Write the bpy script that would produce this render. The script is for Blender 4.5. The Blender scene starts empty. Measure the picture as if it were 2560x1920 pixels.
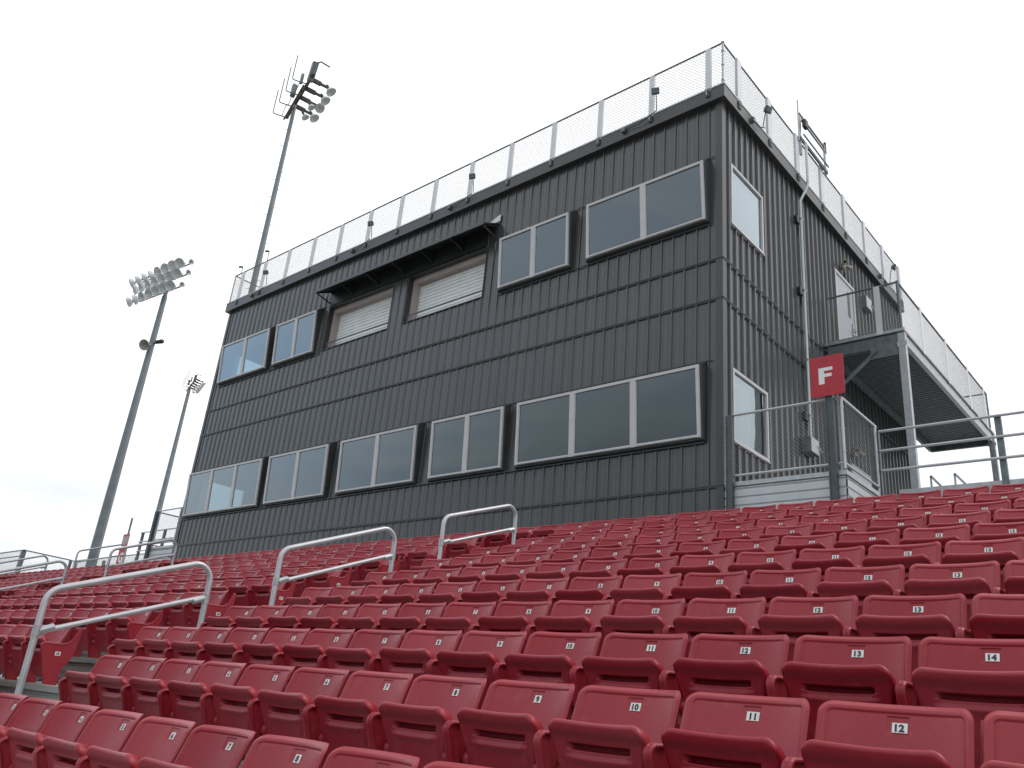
import bpy, math, random
from mathutils import Vector, Matrix
import numpy as np
random.seed(7)
R_ = math.radians
SC = bpy.context.scene
COL = SC.collection

# ------------------------------------------------------------------ camera
F_PX, YAW, PITCH, ROLL = 2068.79, -0.7466, 0.3769, 0.0963
CAM = Vector((7.1089, -13.7086, -1.3297))
_f = Vector((math.sin(YAW)*math.cos(PITCH), math.cos(YAW)*math.cos(PITCH), math.sin(PITCH)))
_r = Vector((math.cos(YAW), -math.sin(YAW), 0)); _u = _r.cross(_f)
cr = _r*math.cos(ROLL)+_u*math.sin(ROLL); cu = -_r*math.sin(ROLL)+_u*math.cos(ROLL)
cam = bpy.data.cameras.new('camera'); cam.sensor_width = 36; cam.sensor_fit = 'HORIZONTAL'
cam.lens = F_PX/2560*36; cam.clip_start = .05; cam.clip_end = 3000
camo = bpy.data.objects.new('camera', cam); COL.objects.link(camo)
camo.matrix_world = Matrix(((cr.x, cu.x, -_f.x, CAM.x), (cr.y, cu.y, -_f.y, CAM.y), (cr.z, cu.z, -_f.z, CAM.z), (0, 0, 0, 1)))
SC.camera = camo
def px(p):                       # photo pixel of a world point (used only to pick which seats are in view)
    q = Vector(p)-CAM; z = q.dot(_f)
    if z < .1: return None
    return 1280+F_PX*q.dot(cr)/z, 960-F_PX*q.dot(cu)/z

# ------------------------------------------------------------------ world, sun, exposure
SUN_EL, SUN_AZ = R_(52), R_(38)          # azimuth from +y towards +x
w = bpy.data.worlds.new('World'); SC.world = w; w.use_nodes = True
nt = w.node_tree; N = nt.nodes; L = nt.links
bg = N['Background']; bg.inputs['Strength'].default_value = .1
sky = N.new('ShaderNodeTexSky'); sky.sky_type = 'NISHITA'; sky.sun_disc = False
sky.sun_elevation = SUN_EL; sky.sun_rotation = SUN_AZ
tc = N.new('ShaderNodeTexCoord')
mp = N.new('ShaderNodeMapping'); mp.inputs['Scale'].default_value = (1, 1, 3.2); mp.inputs['Rotation'].default_value = (0, .12, .6)
L.new(tc.outputs['Generated'], mp.inputs['Vector'])
n1 = N.new('ShaderNodeTexNoise'); n1.inputs['Scale'].default_value = 2.1; n1.inputs['Detail'].default_value = 7; n1.inputs['Roughness'].default_value = .58
n1.inputs['Distortion'].default_value = .4
L.new(mp.outputs[0], n1.inputs['Vector'])
sx = N.new('ShaderNodeSeparateXYZ'); L.new(tc.outputs['Generated'], sx.inputs[0])
# cloud brightness: soft grey streaks low over the horizon, burnt-out white higher up
rz = N.new('ShaderNodeMapRange'); rz.inputs['From Min'].default_value = .0; rz.inputs['From Max'].default_value = .55
rz.inputs['To Min'].default_value = -.17; rz.inputs['To Max'].default_value = .36
L.new(sx.outputs['Z'], rz.inputs['Value'])
ad = N.new('ShaderNodeMath'); ad.operation = 'ADD'; L.new(n1.outputs['Fac'], ad.inputs[0]); L.new(rz.outputs[0], ad.inputs[1])
cr1 = N.new('ShaderNodeValToRGB'); e = cr1.color_ramp.elements
e[0].position = .30; e[0].color = (6.4, 7.0, 7.8, 1)
e[1].position = .64; e[1].color = (11.2, 11.3, 11.5, 1)
e.new(.47).color = (8.3, 8.7, 9.2, 1)
L.new(ad.outputs[0], cr1.inputs[0])
# behind the photographer the cover is thinner: greyer, with blue gaps
ry = N.new('ShaderNodeMapRange'); ry.inputs['From Min'].default_value = .1; ry.inputs['From Max'].default_value = -.65
ry.inputs['To Min'].default_value = 0; ry.inputs['To Max'].default_value = 1
L.new(sx.outputs['Y'], ry.inputs['Value'])
gap = N.new('ShaderNodeMapRange'); gap.inputs['From Min'].default_value = .62; gap.inputs['From Max'].default_value = .40
gap.inputs['To Min'].default_value = .15; gap.inputs['To Max'].default_value = .95
L.new(n1.outputs['Fac'], gap.inputs['Value'])
mu = N.new('ShaderNodeMath'); mu.operation = 'MULTIPLY'; L.new(ry.outputs[0], mu.inputs[0]); L.new(gap.outputs[0], mu.inputs[1])
blue = N.new('ShaderNodeMixRGB'); blue.inputs['Fac'].default_value = .78
L.new(sky.outputs[0], blue.inputs['Color1']); 
bxr = N.new('ShaderNodeMapRange'); bxr.inputs['From Min'].default_value = -.62; bxr.inputs['From Max'].default_value = -.88; L.new(sx.outputs['X'], bxr.inputs['Value'])
bcm = N.new('ShaderNodeMixRGB'); bcm.inputs['Color1'].default_value = (9.6, 10.3, 11.2, 1); bcm.inputs['Color2'].default_value = (7.6, 11.0, 15.5, 1)
bzr = N.new('ShaderNodeMapRange'); bzr.inputs['From Min'].default_value = .14; bzr.inputs['From Max'].default_value = .24; L.new(sx.outputs['Z'], bzr.inputs['Value'])
bml = N.new('ShaderNodeMath'); bml.operation = 'MULTIPLY'; L.new(bxr.outputs[0], bml.inputs[0]); L.new(bzr.outputs[0], bml.inputs[1]); L.new(bml.outputs[0], bcm.inputs['Fac']); L.new(bcm.outputs[0], blue.inputs['Color2'])
mx = N.new('ShaderNodeMixRGB'); L.new(mu.outputs[0], mx.inputs['Fac'])
L.new(cr1.outputs[0], mx.inputs['Color1']); L.new(blue.outputs[0], mx.inputs['Color2'])
# dark low band behind the photographer, added to darken the lower window reflections
ly = N.new('ShaderNodeMapRange'); ly.interpolation_type = 'SMOOTHSTEP'; ly.inputs['From Min'].default_value = -.50; ly.inputs['From Max'].default_value = -.88
L.new(sx.outputs['Y'], ly.inputs['Value'])
lz = N.new('ShaderNodeMapRange'); lz.interpolation_type = 'SMOOTHSTEP'; lz.inputs['From Min'].default_value = .40; lz.inputs['From Max'].default_value = .12
L.new(sx.outputs['Z'], lz.inputs['Value'])
lm = N.new('ShaderNodeMath'); lm.operation = 'MULTIPLY'; L.new(ly.outputs[0], lm.inputs[0]); L.new(lz.outputs[0], lm.inputs[1])
l2 = N.new('ShaderNodeMath'); l2.operation = 'MULTIPLY'; l2.inputs[1].default_value = .85; L.new(lm.outputs[0], l2.inputs[0])
dk = N.new('ShaderNodeMixRGB'); dk.inputs['Color2'].default_value = (1.6, 2.3, 2.7, 1); L.new(l2.outputs[0], dk.inputs['Fac']); L.new(mx.outputs[0], dk.inputs['Color1'])
L.new(dk.outputs[0], bg.inputs['Color'])
sun = bpy.data.lights.new('sun', 'SUN'); sun.energy = .75; sun.angle = R_(14); sun.color = (1, .97, .93)
so = bpy.data.objects.new('sun', sun); COL.objects.link(so)
sd = Vector((math.sin(SUN_AZ)*math.cos(SUN_EL), math.cos(SUN_AZ)*math.cos(SUN_EL), math.sin(SUN_EL)))
so.rotation_euler = sd.to_track_quat('Z', 'Y').to_euler(); so.location = (0, 0, 60)
SC.view_settings.view_transform = 'Standard'; SC.view_settings.look = 'None'
SC.view_settings.exposure = 0.18; SC.view_settings.gamma = 1; SC.render.engine = 'CYCLES'

# ------------------------------------------------------------------ materials
def mat(name, c, rough=.5, metal=0, var=.12, scale=3, bump=0, bscale=40, spec=.5, coat=0, stretch=None, obj=0, panel=0):
    m = bpy.data.materials.new(name); m.use_nodes = True
    t = m.node_tree; n = t.nodes; l = t.links; b = n['Principled BSDF']
    b.inputs['Roughness'].default_value = rough; b.inputs['Metallic'].default_value = metal
    b.inputs['Specular IOR Level'].default_value = spec; b.inputs['Coat Weight'].default_value = coat
    g = n.new('ShaderNodeNewGeometry'); vec = g.outputs['Position']
    if stretch:
        ms = n.new('ShaderNodeMapping'); ms.inputs['Scale'].default_value = stretch; l.new(vec, ms.inputs[0]); vec = ms.outputs[0]
    a = n.new('ShaderNodeTexNoise'); a.inputs['Scale'].default_value = scale; a.inputs['Detail'].default_value = 6
    l.new(vec, a.inputs['Vector'])
    cr_ = n.new('ShaderNodeValToRGB'); e = cr_.color_ramp.elements
    e[0].position = .3; e[0].color = tuple(x*(1-var) for x in c)+(1,)
    e[1].position = .7; e[1].color = tuple(min(1, x*(1+var)) for x in c)+(1,)
    l.new(a.outputs['Fac'], cr_.inputs[0]); col = cr_.outputs[0]
    if obj or panel:                      # slight fading from one piece to the next
        if obj: src = n.new('ShaderNodeObjectInfo').outputs['Random']
        else:
            sn = n.new('ShaderNodeVectorMath'); sn.operation = 'SNAP'; sn.inputs[1].default_value = (.87, .87, 60); l.new(g.outputs['Position'], sn.inputs[0])
            wn = n.new('ShaderNodeTexWhiteNoise'); l.new(sn.outputs[0], wn.inputs['Vector']); src = wn.outputs['Value']
        mr2 = n.new('ShaderNodeMapRange'); q = obj or panel; mr2.inputs['To Min'].default_value = 1-q; mr2.inputs['To Max'].default_value = 1+q
        l.new(src, mr2.inputs['Value']); hs = n.new('ShaderNodeHueSaturation'); l.new(mr2.outputs[0], hs.inputs['Value'])
        if obj:
            m3 = n.new('ShaderNodeMapRange'); m3.inputs['To Min'].default_value = 1.0; m3.inputs['To Max'].default_value = .93; l.new(src, m3.inputs['Value']); l.new(m3.outputs[0], hs.inputs['Saturation'])
            d2 = n.new('ShaderNodeTexNoise'); d2.inputs['Scale'].default_value = 14; d2.inputs['Detail'].default_value = 8; l.new(vec, d2.inputs['Vector'])
            d3 = n.new('ShaderNodeMapRange'); d3.inputs['From Min'].default_value = .56; d3.inputs['From Max'].default_value = .80; d3.inputs['To Max'].default_value = .14; l.new(d2.outputs['Fac'], d3.inputs['Value'])
            mxd = n.new('ShaderNodeMixRGB'); mxd.inputs['Color2'].default_value = (.36, .16, .15, 1); l.new(d3.outputs[0], mxd.inputs['Fac']); l.new(col, mxd.inputs['Color1']); col = mxd.outputs[0]
        l.new(col, hs.inputs['Color']); col = hs.outputs[0]
    l.new(col, b.inputs['Base Color'])
    rr = n.new('ShaderNodeMapRange'); rr.inputs['To Min'].default_value = max(.03, rough-.08); rr.inputs['To Max'].default_value = min(1, rough+.1)
    l.new(a.outputs['Fac'], rr.inputs['Value']); l.new(rr.outputs[0], b.inputs['Roughness'])
    if bump:
        a2 = n.new('ShaderNodeTexNoise'); a2.inputs['Scale'].default_value = bscale; a2.inputs['Detail'].default_value = 4
        l.new(vec, a2.inputs['Vector'])
        bp = n.new('ShaderNodeBump'); bp.inputs['Strength'].default_value = bump; bp.inputs['Distance'].default_value = .01
        l.new(a2.outputs['Fac'], bp.inputs['Height']); l.new(bp.outputs[0], b.inputs['Normal'])
    return m
M = {}
M['red'] = mat('red_plastic', (.30, .010, .023), .40, var=.07, scale=1.7, bump=.10, bscale=260, spec=.36, obj=.10)
M['plate'] = mat('plate_white', (.72, .74, .70), .5, var=.08, scale=20)
M['digit'] = mat('digit_black', (.02, .02, .028), .5)
M['dark'] = mat('charcoal_metal', (.064, .0645, .066), .23, spec=.65, var=.16, scale=1.6, bump=.16, bscale=2.2, stretch=(1, 1, .22), panel=.05)
M['trim'] = mat('charcoal_trim', (.050, .051, .054), .36, var=.12, scale=2, bump=.08, bscale=2)
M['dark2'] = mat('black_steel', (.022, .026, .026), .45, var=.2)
M['frame'] = mat('window_frame_paint', (.56, .54, .55), .45, var=.05, scale=4)
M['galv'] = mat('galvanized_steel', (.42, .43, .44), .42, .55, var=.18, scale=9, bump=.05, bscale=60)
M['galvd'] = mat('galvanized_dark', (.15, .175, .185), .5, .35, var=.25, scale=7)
M['postd'] = mat('landing_post_steel', (.075, .085, .09), .5, .3, var=.25, scale=6)
M['rail'] = mat('aluminium_pipe', (.50, .49, .51), .38, .5, var=.08, scale=6)
M['alu'] = mat('aluminium_plank', (.30, .32, .30), .5, .3, var=.2, scale=5, bump=.1, stretch=(.3, 6, 6))
M['siding'] = mat('light_siding', (.50, .51, .53), .42, .2, var=.06, scale=3)
M['shutter'] = mat('shutter_metal', (.88, .88, .89), .42, .0, var=.06, scale=3)
M['jamb'] = mat('jamb_paint', (.43, .365, .355), .6, var=.07)
M['room'] = mat('room_paint', (.26, .26, .25), .8, var=.08, scale=.8)
M['door'] = mat('door_paint', (.42, .42, .46), .45, var=.05)
M['mesh'] = mat('chain_wire', (.30, .30, .30), .5, .4, var=.1)
M['white'] = mat('white_plate_paint', (.68, .68, .70), .4, var=.05)
M['signred'] = mat('sign_red', (.42, .012, .03), .45, var=.08)
M['sgnwhite'] = mat('sign_white', (.75, .75, .72), .45, var=.04)
M['conc'] = mat('concrete', (.30, .30, .29), .85, var=.2, scale=.6, bump=.3, bscale=12)
M['grass'] = mat('turf', (.05, .10, .03), .9, var=.35, scale=.4, bump=.5, bscale=30)
M['pole'] = mat('mast_steel', (.20, .22, .23), .5, .4, var=.15, scale=2)
M['bronze'] = mat('ballast_bronze', (.09, .075, .065), .5, .3, var=.15)
M['horn'] = mat('horn_beige', (.34, .32, .27), .5, var=.1)
M['reflect'] = mat('lamp_reflector', (.68, .69, .70), .35, .15, var=.05)
M['blind'] = mat('window_blind', (.62, .62, .66), .7, var=.04)
M['green'] = mat('conduit_grey', (.52, .58, .55), .4, .2, var=.06)
def glass(name, tint, refl):
    m = bpy.data.materials.new(name); m.use_nodes = True
    t = m.node_tree; n = t.nodes; l = t.links; out = n['Material Output']; n.remove(n['Principled BSDF'])
    fr = n.new('ShaderNodeFresnel'); fr.inputs['IOR'].default_value = 1.55
    g = n.new('ShaderNodeNewGeometry'); a = n.new('ShaderNodeTexNoise'); a.inputs['Scale'].default_value = .9; a.inputs['Detail'].default_value = 1
    l.new(g.outputs['Position'], a.inputs['Vector'])
    bp = n.new('ShaderNodeBump'); bp.inputs['Strength'].default_value = .10; bp.inputs['Distance'].default_value = .05
    l.new(a.outputs['Fac'], bp.inputs['Height'])
    mr = n.new('ShaderNodeMath'); mr.operation = 'MULTIPLY'; mr.use_clamp = True; mr.inputs[1].default_value = refl
    l.new(fr.outputs[0], mr.inputs[0])
    tr = n.new('ShaderNodeBsdfTransparent'); tr.inputs[0].default_value = tint
    gl = n.new('ShaderNodeBsdfGlossy'); gl.inputs['Roughness'].default_value = .02; gl.inputs[0].default_value = (.84, .95, 1, 1)
    l.new(bp.outputs[0], gl.inputs['Normal'])
    ms = n.new('ShaderNodeMixShader'); l.new(mr.outputs[0], ms.inputs[0]); l.new(tr.outputs[0], ms.inputs[1]); l.new(gl.outputs[0], ms.inputs[2])
    l.new(ms.outputs[0], out.inputs[0]); return m
M['glass'] = glass('window_glass', (.40, .50, .53, 1), 2.7)
M['lens'] = glass('lamp_lens', (.8, .85, .88, 1), 1.2)

# ------------------------------------------------------------------ mesh builder
class MB:
    def __init__(s): s.v = []; s.f = []; s.m = []; s.mats = []; s.cur = 0; s.smooth = []
    def use(s, name):
        if name not in s.mats: s.mats.append(name)
        s.cur = s.mats.index(name); return s
    def add(s, vs, fs, smooth=False):
        o = len(s.v); s.v += [tuple(p) for p in vs]
        for f in fs: s.f.append(tuple(i+o for i in f)); s.m.append(s.cur); s.smooth.append(smooth)
        return s
    def box(s, x0, x1, y0, y1, z0, z1):
        return s.add([(x0, y0, z0), (x1, y0, z0), (x1, y1, z0), (x0, y1, z0), (x0, y0, z1), (x1, y0, z1), (x1, y1, z1), (x0, y1, z1)],
                     [(0, 3, 2, 1), (4, 5, 6, 7), (0, 1, 5, 4), (1, 2, 6, 5), (2, 3, 7, 6), (3, 0, 4, 7)])
    def hexa(s, p): return s.add(p, [(0, 3, 2, 1), (4, 5, 6, 7), (0, 1, 5, 4), (1, 2, 6, 5), (2, 3, 7, 6), (3, 0, 4, 7)])
    def bar(s, p, q, w_, h, up=(0, 0, 1)):
        p = Vector(p); q = Vector(q); d = (q-p).normalized(); up = Vector(up)
        a = d.cross(up)
        if a.length < 1e-3: a = d.cross(Vector((1, 0, 0)))
        a.normalize(); b = a.cross(d); a *= w_/2; b *= h/2
        return s.hexa([p-a-b, p+a-b, p+a+b, p-a+b, q-a-b, q+a-b, q+a+b, q-a+b])
    def tube(s, pts, r, n=10, r2=None, caps=True):
        pts = [Vector(p) for p in pts]; k = len(pts); r2 = r if r2 is None else r2
        ref = None; vs = []
        for i, p in enumerate(pts):
            d = (pts[min(i+1, k-1)]-pts[max(i-1, 0)]).normalized()
            if ref is None:
                ref = d.cross(Vector((0, 0, 1)))
                if ref.length < .1: ref = d.cross(Vector((1, 0, 0)))
            a = (ref-d*ref.dot(d)).normalized(); b = d.cross(a); ref = a
            rr = r+(r2-r)*i/max(1, k-1)
            for j in range(n):
                t = 2*math.pi*j/n; vs.append(p+a*rr*math.cos(t)+b*rr*math.sin(t))
        fs = [(i*n+j, i*n+(j+1) % n, (i+1)*n+(j+1) % n, (i+1)*n+j) for i in range(k-1) for j in range(n)]
        s.add(vs, fs, True)
        if caps: s.add(vs[:n], [tuple(range(n-1, -1, -1))]); s.add(vs[-n:], [tuple(range(n))])
        return s
    def prism(s, poly, to3, d0, d1):
        n = len(poly); vs = [to3(a, b, d0) for a, b in poly]+[to3(a, b, d1) for a, b in poly]
        return s.add(vs, [tuple(range(n-1, -1, -1)), tuple(range(n, 2*n))]+[(i, (i+1) % n, n+(i+1) % n, n+i) for i in range(n)])
    def lathe(s, o, axis, prof, n=20):
        o = Vector(o); ax = Vector(axis).normalized(); a = ax.cross(Vector((0, 0, 1)))
        if a.length < .1: a = ax.cross(Vector((1, 0, 0)))
        a.normalize(); b = ax.cross(a); vs = []
        for t, r in prof:
            for j in range(n):
                th = 2*math.pi*j/n; vs.append(o+ax*t+a*r*math.cos(th)+b*r*math.sin(th))
        return s.add(vs, [(i*n+j, i*n+(j+1) % n, (i+1)*n+(j+1) % n, (i+1)*n+j) for i in range(len(prof)-1) for j in range(n)], True)
    def chain(s, o, u, wdt, h, pitch=.09, r=.0022):
        # woven wire: two families of diagonal wires in the panel (o, u along, z up)
        o = Vector(o); u = Vector(u).normalized(); z = Vector((0, 0, 1)); nrm = u.cross(z)
        k = int((wdt+h)/pitch)+1
        for fam in (0, 1):
            for i in range(1, k):
                t = i*pitch
                a0, b0 = (t, 0) if t <= wdt else (wdt, t-wdt)
                a1, b1 = (0, t) if t <= h else (t-h, h)
                if abs(a0-a1) < .02: continue
                if fam: a0, a1 = wdt-a0, wdt-a1
                p = o+u*a0+z*b0; q = o+u*a1+z*b1; d = (q-p).normalized(); e1 = d.cross(nrm)*r; e2 = nrm*r
                off = nrm*(r*(1 if fam else -1))
                s.add([p+off+e1, p+off-e1*.5+e2*.9, p+off-e1*.5-e2*.9, q+off+e1, q+off-e1*.5+e2*.9, q+off-e1*.5-e2*.9],
                      [(0, 1, 4, 3), (1, 2, 5, 4), (2, 0, 3, 5)], True)
        return s
    def mesh(s, name):
        me = bpy.data.meshes.new(name); me.from_pydata(s.v, [], s.f)
        for m_ in s.mats: me.materials.append(M[m_])
        me.polygons.foreach_set('material_index', s.m); me.polygons.foreach_set('use_smooth', s.smooth)
        me.update(); return me
def put(name, me, parent=None, loc=None):
    o = bpy.data.objects.new(name, me); COL.objects.link(o)
    if parent: o.parent = parent
    if loc: o.location = loc
    return o
def part(name, mb, parent, loc=None): return put(name, mb.mesh(name), parent, loc)
def tag(o, label, cat, group=None):
    o['label'] = label; o['category'] = cat
    if group: o['group'] = group
    return o
def thing(name, loc, label, cat, group=None):
    o = bpy.data.objects.new(name, None); COL.objects.link(o); o.location = loc; o.empty_display_size = .2
    return tag(o, label, cat, group)
def struct(name, mb):
    o = put(name, mb.mesh(name)); o['kind'] = 'structure'; return o
def mk(m): return MB().use(m)
def fillet(pts, r, n=7):
    pts = [Vector(p) for p in pts]; out = [pts[0]]
    for i in range(1, len(pts)-1):
        a = (pts[i-1]-pts[i]).normalized(); b = (pts[i+1]-pts[i]).normalized()
        ang = a.angle(b); t = r/math.tan(ang/2); p0 = pts[i]+a*t; c = pts[i]+(a+b).normalized()*(r/math.sin(ang/2))
        v0 = p0-c; v1 = pts[i]+b*t-c
        for k in range(n+1):
            th = v0.angle(v1)*k/n; e1 = v0.normalized(); e2 = (v1-e1*v1.dot(e1)).normalized()
            out.append(c+(e1*math.cos(th)+e2*math.sin(th))*r)
    out.append(pts[-1]); return out

# ------------------------------------------------------------------ rows of the stand
EY = {0: .0154, 1: .0538, 2: -.0584, 3: -.0463, 4: .0011, 5: .0088, 6: .05, 7: .09, 8: .17, 9: .19, 10: .22}
EZ = {1: .0079, 2: -.0023, 3: -.0095, 4: .0018}
def row(r): return -11.504+.797*r+EY.get(r, 0 if r < 0 else .22), -1.573+.3073*r+EZ.get(r, 0)
ZL = .52                                   # height of a seat's number plate above its tread
GROUND = -4.3

# ------------------------------------------------------------------ setting
g = mk('conc'); g.add([(-900, -900, GROUND), (900, -900, GROUND), (900, 900, GROUND), (-900, 900, GROUND)], [(0, 1, 2, 3)]); struct('ground', g)
g = mk('grass'); g.add([(-75, -110, GROUND+.004), (60, -110, GROUND+.004), (60, -24, GROUND+.004), (-75, -24, GROUND+.004)], [(0, 1, 2, 3)]); struct('playing_field', g)

# grandstand: aluminium treads and risers
st = thing('grandstand', (-16, -11.8, GROUND), 'long grey aluminium stepped deck carrying all the rows of red seats', 'grandstand')
def st_part(name, mb): 
    o = part(name, mb, st); o.location = (16, 11.8, -GROUND); return o
X0, X1 = -46, 13
for r in range(-5, 11):
    y, z = row(r); yn = row(r+1)[0] if r < 10 else 2.05+.32; zt = z-ZL; zp = (row(r-1)[1]-ZL) if r > -5 else GROUND
    b = mk('alu'); y0 = y-.32; y1 = yn-.32 - (.004 if r < 10 else 0)
    npl = max(3, round((y1-y0)/.265)); dw = (y1-y0)/npl
    for k in range(npl): b.box(X0, X1, y0+k*dw, y0+(k+1)*dw-.012, zt-.045, zt)
    b.box(X0, X1, y0+.02, y0+.035, zp+.02, zt-.05)
    for k in (.25, .5, .75): b.box(X0, X1, y0+.012, y0+.018, zp+(zt-zp)*k-.012, zp+(zt-zp)*k+.012)
    b.box(X0, X1, y0-.012, y0-.002, zt-.055, zt-.01)
    st_part('step', b)
b = mk('galvd')
for xx in range(X0+2, X1, 4):
    for yy in (-13.5, -9.5, -5.5, -1.5):
        zz = -2.1+.385*(yy+11.8)-.45; b.box(xx-.08, xx+.08, yy-.08, yy+.08, GROUND, zz)
    b.bar((xx, -15.3, -3.75), (xx, -4, .45), .12, .25)
st_part('support_frame', b)
# half steps in the aisles
b = mk('alu')
for xa0, xa1 in ((-2.0, -.62), (-12.55, -11.30), (-23.1, -21.86)):
    for r in range(-4, 10):
        y, z = row(r); b.box(xa0, xa1, y-.32-.30, y-.32-.02, z-ZL-.31+.15-.03, z-ZL-.31+.15)
st_part('aisle_step', b)

# ------------------------------------------------------------------ seats
def hfield(xs, zs, halfw, yf, thick, backoff, lipz=0):
    """shell whose front is a height field y(x,z) over an outline of half width halfw(z); s in [-1,1] across"""
    xs = np.asarray(xs); vs = []; nx = len(xs); nz = len(zs)
    for z in zs:
        W = halfw(z)
        for s_ in xs: x = s_*W; vs.append((x, yf(x, z), z+lipz*(1-(s_*s_))))
    for z in zs:
        W = halfw(z)
        for s_ in xs: x = s_*W; vs.append((x*.985, yf(x, z, True)+thick, z+lipz*(1-(s_*s_))-backoff*(z-zs[0])/(zs[-1]-zs[0])))
    fs = []
    k = nx*nz
    for j in range(nz-1):
        for i in range(nx-1):
            a = j*nx+i; fs.append((a, a+1, a+nx+1, a+nx)); fs.append((k+a, k+a+nx, k+a+nx+1, k+a+1))
    for j in range(nz-1):
        a = j*nx; fs.append((a, a+nx, k+a+nx, k+a)); a = j*nx+nx-1; fs.append((a, k+a, k+a+nx, a+nx))
    for i in range(nx-1):
        fs.append((i, k+i, k+i+1, i+1)); a = (nz-1)*nx+i; fs.append((a, a+1, k+a+1, k+a))
    return vs, fs
def rr_half(W, zt, rt, zb, rb):
    def h(z):
        if z > zt-rt: d = z-(zt-rt); return W-rt+math.sqrt(max(0, rt*rt-d*d))
        if z < zb+rb: d = (zb+rb)-z; return W-rb+math.sqrt(max(0, rb*rb-d*d))
        return W
    return h
def sm(a, b, x):
    t = min(1, max(0, (x-a)/(b-a))); return t*t*(3-2*t)
BW, BT, BB = .243, .590, .16             # backrest half width, top, bottom (above tread)
bh = rr_half(BW, BT, .045, BB, .05)
def back_y(x, z, rear=False):
    y = -.005+.39*(z-ZL)                 # lean
    y -= .082*(abs(x)/BW)**2.5           # wrap-around
    if rear: return y
    d = min(BW-abs(x), BT-z, 1)          # distance to edge, near enough
    cx, cz = abs(x)-(BW-.045), z-(BT-.045)
    if cx > 0 and cz > 0: d = .045-math.hypot(cx, cz)
    y += .016*(1-sm(0, .016, d))         # rolled edge
    y -= .004*(1-sm(.026, .031, d)); y += .0035*math.exp(-((d-.032)/.0035)**2)
    if abs(x) < .036 and abs(z-ZL-.003) < .028: y += .005     # pocket for the number
    return y
PT, PB = .451, .085
PWd = .220
def pan_half(z):
    t = sm(.385, .20, z); W = PWd-.034*t
    if z > PT-.052: d = z-(PT-.052); return W-.052+math.sqrt(max(0, .052**2-d*d))
    if z < PB+.11: d = (PB+.11)-z; return W-.11+math.sqrt(max(0, .11**2-d*d*.97))
    return W
def pan_y(x, z, rear=False):
    y = -.235+.16*(z-.45)*-1*.55          # stands nearly upright, foot drawn back
    y = -.150-.113*(z-PB)/(PT-PB)
    y -= .030*(abs(x)/PWd)**2.2
    if rear: return y
    y -= .018*sm(.378, .422, z)           # thick front lip of the seat
    W = pan_half(z); d = min(W-abs(x), PT-z)
    if z > PT-.052 and abs(x) > PWd-.052: d = .052-math.hypot(abs(x)-(PWd-.052), z-(PT-.052))
    R = .020
    if d < R: d = max(0, d); y += (R-math.sqrt(R*R-(R-d)**2))*1.1
    # hand slot
    sx_ = 1-sm(.125, .142, abs(x)); sz_ = sm(.344, .350, z)*(1-sm(.366, .372, z))
    y += .056*sx_*sz_
    # shelf below the slot and raised middle
    y -= .010*(1-sm(.118, .138, abs(x)))*math.exp(-((z-.316)/.014)**2)
    y -= .007*(1-sm(.150, .162, abs(x)))*(1-sm(.318, .333, z))*sm(.13, .17, z)
    return y
def grid(n, extra=()):
    return sorted(set([round(t, 4) for t in list(n)+list(extra)]))
def seat_meshes(fine=True):
    if fine:
        sx_ = grid(np.linspace(-1, 1, 33), [s*v for s in (-1, 1) for v in (.99, .97, .955, .93, .90, .885, .87, .855, .84)]+[-.168, -.161, -.14, .126, .133, .152])
        sz = grid(np.linspace(BB, BT-.05, 26), list(np.linspace(BT-.05, BT-.001, 14))+[ZL-.0265, ZL-.0245, ZL+.0305, ZL+.0325])
        px_ = grid(np.linspace(-1, 1, 37), [s*v for s in (-1, 1) for v in (.995, .98, .965, .95, .93, .91, .57, .59, .61)])
        pz = grid(np.linspace(PB+.002, PT-.03, 46), list(np.linspace(PT-.03, PT-.0008, 10))+[.344, .347, .350, .366, .369, .372, .43, .436, .441])
    else:
        sx_ = grid(np.linspace(-1, 1, 7), [-.95, .95, -.87, .87]); sz = grid(np.linspace(BB, BT-.05, 4), [BT-.035, BT-.02, BT-.008, BT-.002])
        px_ = grid(np.linspace(-1, 1, 7), [-.95, .95]); pz = grid([PB+.002, .12, .17, .25, .31, .344, .350, .366, .372, .41, .434, .444, .4505])
    b = mk('red'); v, f = hfield(sx_, sz, bh, back_y, .022, .0); b.add(v, f, True)
    p = mk('red'); v, f = hfield(px_, pz, pan_half, pan_y, .062, .012, -.006); p.add(v, f, True)
    for s in (-1, 1):                     # hinge housings either side of the folded pan
        p.lathe((s*.184, -.195, .245), (s, 0, 0), [(0, 0), (0, .034), (.026, .034), (.034, .026), (.034, 0)], 14 if fine else 6)
    return b, p
side = [(-.185, 0), (-.300, .335), (-.308, .360), (-.300, .384), (-.280, .395), (-.12, .396), (-.065, .410), (-.03, .44), (.03, .565), (.05, .56), (.045, .46), (.035, .41), (.028, .33), (-.0, .24), (-.06, .14), (-.065, 0)]
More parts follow.
